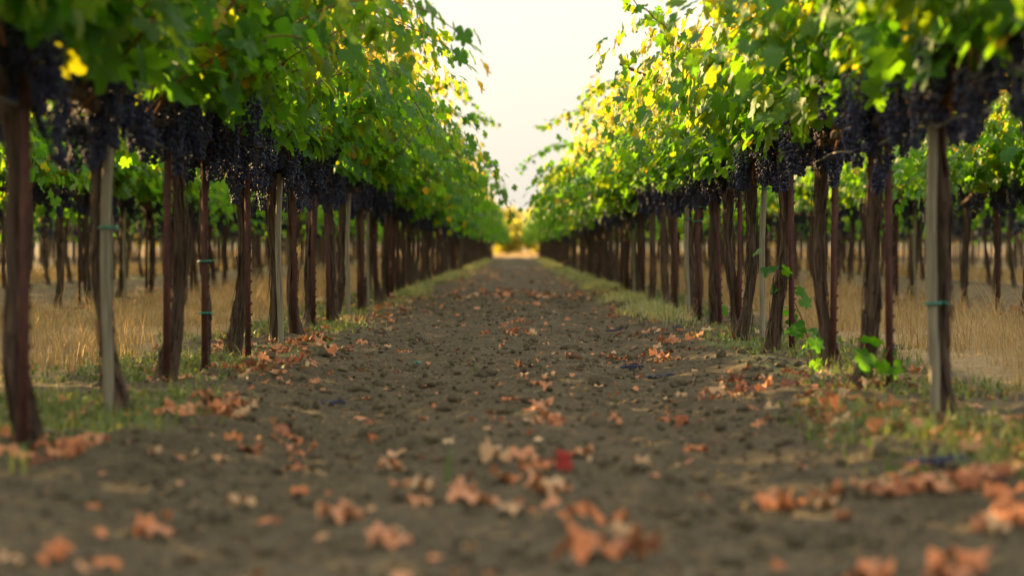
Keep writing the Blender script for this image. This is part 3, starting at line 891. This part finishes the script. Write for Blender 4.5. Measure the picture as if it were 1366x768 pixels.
def clod_mesh(rr_):
    V, Fc = ico(2); n_ = len(V)
    f = 1 + .28 * fbm(V[:, 0] * 2.2 + rr_.uniform(0, 9), V[:, 1] * 2.2 + V[:, 2] * 2.9, 3, int(rr_.integers(99))) * 2
    V = V * f[:, None] * np.array([1.2, .95, .65])
    return mesh_np('dirt_clod', V, Fc.ravel(), np.full(len(Fc), 3), M['clod'], False)
CLOD = [clod_mesh(np.random.default_rng(90 + k)) for k in range(4)]
for (px, py, wpx, lab) in ((650, 497, 26, 'broad dirt clod lying just left of centre where the path is sharp'), (757, 463, 20, 'round dirt clod right of centre on the path, with its own shade'),
                           (672, 548, 22, 'small dirt clod beside leaves in the middle of the path'), (700, 497, 14, 'little dirt clod right of the broad clod near the path centre'),
                           (430, 478, 22, 'dirt clod at the left edge of the path by the shaggy trunks'), (735, 505, 18, 'low dirt clod in front of the round clod on the path'),
                           (905, 505, 24, 'flat dirt clod on the right half of the path near the leaf pile'), (560, 500, 22, 'rough dirt clod on the left half of the path'),
                           (480, 512, 26, 'wide dirt clod near the left litter on the path'), (288, 505, 34, 'dark dirt clod at the foot of the young left vine'),
                           (850, 520, 16, 'pebble sized dirt clod on the right half of the path'), (590, 540, 20, 'crumbly dirt clod left of the central leaf group')):
    x, y = gp(px, py); s = wpx / F * y / 2.2
    o = child('dirt_clod', CLOD[r.integers(4)], None, (x, y, float(ground_z(x, y)) + s * .25), (0, 0, r.uniform(0, 6)), s)
    tag(o, lab, 'dirt clod', 'dirt clods on the path')

# fallen leaves
def dead_mesh(rr_, tint, mat=None):
    n_ = 1
    V, L, S, k = leaves_geom(np.zeros((1, 3)), np.array([[0, 0, 1.]]), np.array([[0, 1., 0]]), np.array([1.]), rr_, TPL, (-.2, .7), (-.25, .5), .22)
    V = V - np.array([0, .35, 0]); V[:, 2] += .10 * fbm(V[:, 0] * 4 + rr_.uniform(0, 9), V[:, 1] * 4, 2, int(rr_.integers(99))) * 2
    V[:, 2] -= np.percentile(V[:, 2], 12)
    return mesh_np('dead_leaf', V, L, S, mat or M['dead_leaf'], True, {'leaf_tint': np.full(len(V), tint)})
TINTS = [(.05, 'dark brown'), (.3, 'rust brown'), (.5, 'orange brown'), (.72, 'salmon pink'), (.95, 'pale tan')]
DEAD = [[dead_mesh(np.random.default_rng(1000 + 10 * i + k), t) for k in range(5)] for i, (t, _) in enumerate(TINTS)]
nleaf = 0
def put_leaf(x, y, size, ti, label=None, group=None, me=None, tilt=.22, lift=0.0):
    global nleaf
    nleaf += 1
    o = child('fallen_leaf', me or DEAD[ti][r.integers(5)], None, (x, y, float(ground_z(x, y)) + .004 + lift), (r.normal(0, tilt), r.normal(0, tilt), r.uniform(0, 6.28)), (size, size * r.uniform(.55, .95), size * r.uniform(.7, 1.2)))
    if label is None:
        side = 'left' if x < -.95 else ('right' if x > .95 else 'middle')
        far = 'blurred foreground' if y < 7.5 else ('sharp middle ground' if y < 19 else 'distance')
        where = {'left': 'by the left row', 'right': 'by the right row', 'middle': 'on the bare path'}[side]
        label = f'{TINTS[ti][1]} curled vine leaf lying {where} in the {far}'
        group = f'{TINTS[ti][1]} fallen leaves {where} in the {far}'
    tag(o, label, 'fallen leaf', group)
    return o

HERO = [(785, 745, .17, 2, 'large orange leaf at the bottom edge right of centre, blurred'), (520, 617, .12, 4, 'pale tan leaf pair left of centre in the foreground'),
        (405, 582, .13, 2, 'vivid orange leaf on the left half of the path, foreground'), (632, 668, .14, 3, 'salmon leaf just left of centre in the foreground'),
        (452, 686, .13, 3, 'pinkish leaf left of centre near the bottom'), (722, 546, .12, 3, 'pink and orange leaf right of centre at the edge of focus'),
        (905, 548, .11, 1, 'rust leaf on the right half of the path at the edge of focus'), (1160, 750, .15, 2, 'orange leaf at the bottom edge on the right'),
        (1278, 752, .16, 2, 'big orange leaf at the bottom right corner'), (1040, 652, .13, 2, 'orange leaf alone left of the long right foreground drift'),
        (720, 655, .14, 3, 'salmon leaf below the red leaf, foreground'), (810, 690, .12, 2, 'orange leaf right of the salmon foreground leaf'),
        (530, 722, .13, 3, 'pale pink leaf at the bottom left of centre'), (190, 690, .11, 2, 'lone orange leaf low on the left of the path'),
        (775, 602, .10, 3, 'pink leaf just right of the red leaf'), (725, 622, .11, 3, 'pale leaf just left of the red leaf'), (560, 650, .11, 4, 'tan leaf between the pale pair and the salmon leaf'),
        (1350, 680, .15, 2, 'orange leaf at the right border below the long drift'), (310, 585, .09, 2, 'small orange leaf in front of the left posts'),
        (285, 582, .08, 4, 'small tan leaf in front of the left posts'), (760, 470, .09, 3, None), (830, 712, .09, 4, 'tan leaf near the bottom right of centre'),
        (320, 655, .1, 4, 'tan leaf on the left foreground soil'), (400, 630, .1, 2, 'orange brown curled leaf standing up left of centre'), (930, 580, .1, 2, 'orange leaf right of centre before the right row'),
        (855, 618, .08, 4, 'small tan leaf right of the red leaf')]
for (px, py, s, ti, lab) in HERO:
    x, y = gp(px, py)
    put_leaf(x, y, s * .85, ti, lab, 'single fallen leaves in the foreground' if lab else None)
    if s > .1:
        for q in range(1): put_leaf(x + r.normal(0, .04), y + r.normal(0, .06), s * r.uniform(.5, .8), int(np.clip(ti + r.integers(-1, 2), 0, 4)), lift=.012)
x, y = gp(750, 628)
o = child('fallen_leaf', dead_mesh(np.random.default_rng(5), .5, M['red_leaf']), None, (x, y, float(ground_z(x, y)) + .035), (R(70), R(12), R(20)), (.06, .085, .085))
tag(o, 'single bright red leaf standing upright in the middle foreground', 'fallen leaf')
# drifts: (px, py, spread px, n, mean tint)
for (px, py, sx, sy, n, mt) in ((1250, 655, 110, 9, 34, 1.8), (1000, 520, 55, 9, 20, 1.6), (420, 455, 50, 9, 22, 2.4), (540, 565, 0, 0, 0, 2), (300, 548, 30, 8, 12, 2), (230, 555, 40, 10, 12, 1.8),
                                (870, 470, 40, 8, 14, 2.4), (690, 388, 30, 2, 10, 2.4), (680, 441, 34, 3, 9, 2.4), (80, 615, 60, 14, 16, 1.6), (80, 740, 60, 8, 4, 2.4), (900, 455, 30, 8, 10, 2.6),
                                (700, 640, 60, 40, 8, 2.6), (330, 505, 40, 8, 6, 2.2), (1340, 700, 20, 20, 6, 1.8), (700, 500, 40, 50, 10, 2.6), (690, 420, 26, 22, 10, 2.6), (720, 560, 50, 14, 6, 2.8)):
    for q in range(n):
        x, y = gp(px + r.normal(0, 1) * sx * .6, max(365, py + r.normal(0, 1) * sy * .6))
        put_leaf(x, y, r.uniform(.05, .10), int(np.clip(round(r.normal(mt - .1, 1.35)), 0, 4)), lift=r.uniform(0, .02))
while nleaf < 292:
    y = 5.5 + 26 * r.random() ** 1.5; q = r.random(); x = r.choice([-1, 1]) * r.normal(1.12, .16) if q < .6 else (r.normal(.03, .14) if q < .85 else r.uniform(-1, 1))
    if abs(x) / y > .24: continue
    put_leaf(x, y, r.uniform(.03, .075), int(np.clip(round(r.normal(2.6, 1.1)), 0, 4)))
# the rest of the litter
parts = []
def litter(x, y, size, tint, tpl):
    n_ = len(x)
    nr = norm(np.array([0, 0, 1.]) + r.normal(0, .35, (n_, 3))); a_ = r.uniform(0, 6.28, n_)
    V, L, S, k = leaves_geom(np.stack([x, y, ground_z(x, y) + r.uniform(.004, .022, n_)], 1), nr, np.stack([np.cos(a_), np.sin(a_), 0 * a_], 1), size, r, tpl, (-.2, .9), (-.3, .7), .2)
    parts.append((V, L, S, k, tint))
for sd in (-1, 1):
    n = 2800; y = 6.2 + 55 * r.random(n) ** 1.6; x = r.normal(1.45, .30, n)
    kp = (r.random(n) < sstep(-.15, .35, fbm(x * 1.5 * sd, y * .8, 3, 91 + sd))) & (x < 2.6); x, y = x[kp] * sd, y[kp]
    litter(x, y, r.uniform(.03, .085, len(x)), np.clip(r.normal(.45, .36, len(x)), 0, 1), TPL)
n = 650; y = 4 + 60 * r.random(n) ** 1.5; x = r.uniform(-1.2, 1.2, n)
litter(x, y, r.uniform(.012, .05, n), np.clip(r.normal(.65, .25, n), 0, 1), TPL_LO)
n = 260; y = r.uniform(24, 75, n); y = np.where(r.random(n) < .5, r.normal(31, 1.2, n), y); x = r.uniform(-.95, 1.0, n)
litter(x, y, r.uniform(.06, .11, n), np.clip(r.normal(.6, .25, n), 0, 1), TPL_LO)
n = 900; x = r.uniform(-5.2, 5.2, n); x = np.sign(x) * (4.2 + np.abs(r.normal(0, .5, n))); y = r.uniform(18, 60, n)
litter(x, y, r.uniform(.05, .1, n), np.clip(r.normal(.3, .26, n), 0, 1), TPL_LO)
stuff('leaf_litter', parts, M['dead_leaf'], 'scattered litter of dry orange and brown vine leaves along the rows', 'leaf litter')
# straw bits and root hairs in the tilled soil
n = 2600; y = 4 + 24 * r.random(n) ** 1.5; x = r.uniform(-1.3, 1.3, n)
az = r.uniform(0, 6.28, n); hh = r.uniform(.02, .07, n)
c_ = np.stack([x, y, ground_z(x, y) + .006], 1); d_ = np.stack([np.cos(az), np.sin(az), r.uniform(-.1, .35, n)], 1) * hh[:, None]; s_ = np.stack([-np.sin(az), np.cos(az), .5 + 0 * az], 1) * .0014
V = np.stack([c_ - s_, c_ + s_, c_ + d_ + s_ * .5, c_ + d_ - s_ * .5], 1).reshape(-1, 3)
stuff('straw_bits', [(V, np.arange(4 * n), np.full(n, 4), 4, r.random(n))], M['straw'], 'short bits of dry straw mixed into the path soil', 'straw')

# fallen grape bunches
for (px, py, lab) in ((848, 482, 'fallen grape bunch on the soil near the right row leaf drift'), (887, 482 + 9, 'fallen dark grapes right of the lone fallen bunch'), (822, 437, 'fallen grapes at the far right edge of the path'),
                      (743, 398, 'tiny dark fallen bunch far along the path'), (905, 438, 'dark fallen grapes under the green tied stakes'), (443, 528, 'dried dark bunch on the left of the path among soil'),
                      (1262, 632, 'blurred dark grapes behind the long right leaf drift'), (1195, 470, 'squashed grapes at the foot of the suckered right vine')):
    x, y = gp(px, py)
    o = child('fallen_grapes', FBUNCH[r.integers(3)], None, (x, y, float(ground_z(x, y)) + .004), (0, 0, r.uniform(-.4, .4)), r.uniform(.55, .8))
    tag(o, lab, 'fallen grapes', 'fallen grape bunches')

# small upright weeds, twigs, a scrap of tape
def weed_mesh(rr_, h, n_):
    p = np.stack([rr_.normal(0, .012, n_), rr_.normal(0, .012, n_), np.zeros(n_) - .005], 1)
    v, l, s, k = blades(p, rr_.uniform(.5, 1, n_) * h, np.full(n_, .006), rr_, .45)
    return mesh_np('weed_sprig', v, l, s, M['weed'], True, {'leaf_tint': np.repeat(rr_.uniform(.1, .5, n_), k)})
for (px, py, h, n_, lab) in ((600, 640, .14, 5, 'thin green grass sprig standing alone in the middle of the path'), (631, 492, .12, 5, 'green sprig behind the central clods on the path'),
                             (1096, 596, .17, 6, 'green grass sprig on the right before the wooden stake'), (815, 525, .06, 4, 'short yellow green sprig on the right half of the path'),
                             (1215, 598, .10, 7, 'low weed on the right near the leaf drift'), (22, 640, .12, 8, 'green weed at the left border'), (1120, 545, .09, 10, 'spreading weed in front of the suckered right vine')):
    x, y = gp(px, py)
    tag(child('weed_sprig', weed_mesh(np.random.default_rng(int(px)), h, n_), None, (x, y, float(ground_z(x, y)))), lab, 'weed', 'single weeds on the path')
for (p0, p1, rad, lab) in (((268, 503), (352, 497), .007, 'grey twig lying across the foot of the left vines'), ((1008, 497), (1026, 470), .007, 'pale twig propped by the right row leaf drift'), ((45, 580), (120, 600), .008, 'dark twig in the weeds by the left border post')):
    a_ = gp(*p0); b_ = gp(*p1); t = np.linspace(0, 1, 9)
    P = np.stack([a_[0] + (b_[0] - a_[0]) * t, a_[1] + (b_[1] - a_[1]) * t * .6, 0 * t], 1); P[:, 2] = ground_z(P[:, 0], P[:, 1]) + .012 + .01 * np.sin(t * 5)
    mb = MB(); mb.tube(P, np.linspace(rad, rad * .5, 9), 6); mb.tube([P[5], P[5] + np.array([.05, .03, .03])], [rad * .5, rad * .3], 5)
    tag(child('twig', mb.build('twig', M['tree_bark'])), lab, 'twig')
x, y = gp(556, 473)
mb = MB(); t = np.linspace(0, 1, 7); mb.tube(np.stack([.05 * (t - .5), .02 * np.sin(t * 4), .006 + .012 * np.sin(t * 3)], 1), .006, 5)
tag(child('tape_scrap', mb.build('tape_scrap', M['tie']), None, (x, y, float(ground_z(x, y)) + .004)), 'scrap of teal tie tape lying on the path left of centre', 'tape scrap')

# ------------------------------------------------------------------ beyond the vineyard
def tree_meshes(rr_, h, w):
    mb = MB(); lv = []
    mb.tube([(0, 0, -.2), (.05, 0, h * .2), (0, .05, h * .5), (0, 0, h * .85)], [.22, .15, .10, .03], 8)
    for k in range(9):
        a_ = rr_.uniform(0, 6.28); z0 = h * rr_.uniform(.15, .6); e = np.array([math.cos(a_) * w * .42, math.sin(a_) * w * .42, z0 + h * rr_.uniform(.1, .3)])
        mb.tube([(0, 0, z0), e * .5 + np.array([0, 0, z0 * .5 + .1]), e], [.06, .045, .015], 5); lv.append(e)
    cen = [np.array([rr_.normal(0, w * .26), rr_.normal(0, w * .26), h * rr_.uniform(.18, .9)]) for _ in range(26)] + lv
    pos = np.concatenate([c + norm(rr_.normal(0, 1, (130, 3))) * (rr_.random((130, 1)) ** .5) * np.array([w * .19, w * .19, h * .11]) for c in cen])
    n_ = len(pos)
    me = leaf_mesh('tree_crown', pos, rr_.normal(0, 1, (n_, 3)) + np.array([0, 0, .5]), rr_.normal(0, 1, (n_, 3)), rr_.uniform(.12, .26, n_), rr_.random(n_), M['tree_leaf'], rr_, TPL_LO)
    return mb.build('tree_trunk', M['tree_bark']), me
for k, (x, y, h, w, lab) in enumerate(((-.5, 172, 2.7, 3.2, 'low sunlit yellow green bush closing the end of the path, left half'), (1.7, 176, 2.3, 2.8, 'low sunlit yellow bush closing the end of the path, right half'),
                                       (-1.6, 250, 5.4, 4.5, 'taller hazy tree behind the bushes at the path end'), (3.6, 185, 4.4, 4.4, 'rounded tree behind the right row end'),
                                       (-5, 190, 4.6, 4.6, 'rounded tree behind the left row end'), (-19, 185, 5, 6, 'broad tree far off behind the left rows'), (22, 188, 5, 6, 'broad tree far off behind the right rows'),
                                       (-34, 200, 6, 7, 'broad tree at the far left beyond all rows'), (37, 200, 6, 7, 'broad tree at the far right beyond all rows'))):
    t = empty('tree', (x, y, 0)); tag(t, lab, 'tree', 'trees beyond the vineyard')
    a_, b_ = tree_meshes(np.random.default_rng(1500 + k), h, w)
    child('trunk', a_, t); child('crown', b_, t)
hx = np.linspace(-1800, 1800, 121); hy = np.linspace(1500, 2600, 24); HXX, HYY = np.meshgrid(hx, hy)
HZ = -2 + 46 * np.sin(np.clip((HYY - 1500) / 1100, 0, 1) * PI / 2) * (.55 + .8 * fbm(HXX * .0022, HYY * .0016, 4, 7))
idx = np.arange(HXX.size).reshape(HXX.shape)
q = np.stack([idx[:-1, :-1], idx[:-1, 1:], idx[1:, 1:], idx[1:, :-1]], -1).reshape(-1, 4)
o = child('hills', mesh_np('hills', np.stack([HXX, HYY, HZ], -1).reshape(-1, 3), q.ravel(), np.full(len(q), 4), M['hill'])); o['kind'] = 'structure'

# ------------------------------------------------------------------ light, sky, camera
SUN_EL, SUN_AZ = R(13.3), R(-50)       # azimuth from straight ahead, negative = left
d = Vector((math.sin(SUN_AZ) * math.cos(SUN_EL), math.cos(SUN_AZ) * math.cos(SUN_EL), math.sin(SUN_EL)))
sl = bpy.data.lights.new('sun', 'SUN'); sl.energy = 5.0; sl.angle = R(.5); sl.color = (1, .65, .27)
so = link(bpy.data.objects.new('sun', sl)); so.rotation_euler = d.to_track_quat('Z', 'Y').to_euler()

w = bpy.data.worlds.new('World'); bpy.context.scene.world = w; w.use_nodes = True
nt = w.node_tree; bg = nt.nodes['Background']
sky = nt.nodes.new('ShaderNodeTexSky'); sky.sky_type = 'NISHITA'; sky.sun_disc = False
sky.sun_elevation = SUN_EL; sky.sun_rotation = SUN_AZ; sky.air_density = 1.0; sky.dust_density = 4.0; sky.ozone_density = 1.0
tc = nt.nodes.new('ShaderNodeTexCoord'); sx = nt.nodes.new('ShaderNodeSeparateXYZ'); nt.links.new(tc.outputs['Generated'], sx.inputs[0])
hazec = ramp(nt, sx.outputs['Z'], [(0, (1.86, 1.77, 1.58)), (.12, (1.92, 1.85, 1.68)), (.5, (4.6, 4.4, 3.9))])    # pale evening haze, brightened overhead out of view as added fill light
mx = mixc(nt, .86, sky.outputs[0], hazec)
nt.links.new(mx, bg.inputs['Color']); bg.inputs['Strength'].default_value = .10

cam = bpy.data.cameras.new('camera'); co = link(bpy.data.objects.new('camera', cam))
cam.lens = 36.0 * F / 1366; cam.sensor_width = 36; cam.clip_start = .05; cam.clip_end = 6000
co.location = (0, 0, CAM_H)
co.rotation_euler = (PI / 2 - math.atan((384 - HY) / F), 0, math.atan((HX - 683) / F))
cam.dof.use_dof = True; cam.dof.focus_distance = 14.3; cam.dof.aperture_fstop = 2.1
sc = bpy.context.scene; sc.camera = co
sc.render.engine = 'CYCLES'
sc.cycles.use_denoising = True
try: sc.cycles.denoiser = 'OPENIMAGEDENOISE'
except Exception: pass
sc.cycles.max_bounces = 8; sc.cycles.diffuse_bounces = 4; sc.cycles.transmission_bounces = 4; sc.cycles.glossy_bounces = 2
sc.cycles.caustics_reflective = False; sc.cycles.caustics_refractive = False
sc.cycles.sample_clamp_indirect = 8
sc.view_settings.view_transform = 'Standard'; sc.view_settings.look = 'None'
sc.view_settings.exposure = 2.3; sc.view_settings.gamma = 1

for o in bpy.data.objects:
    if 'label' in o and not 4 <= len(o['label'].split()) <= 16: print('LABEL', len(o['label'].split()), o['label'])
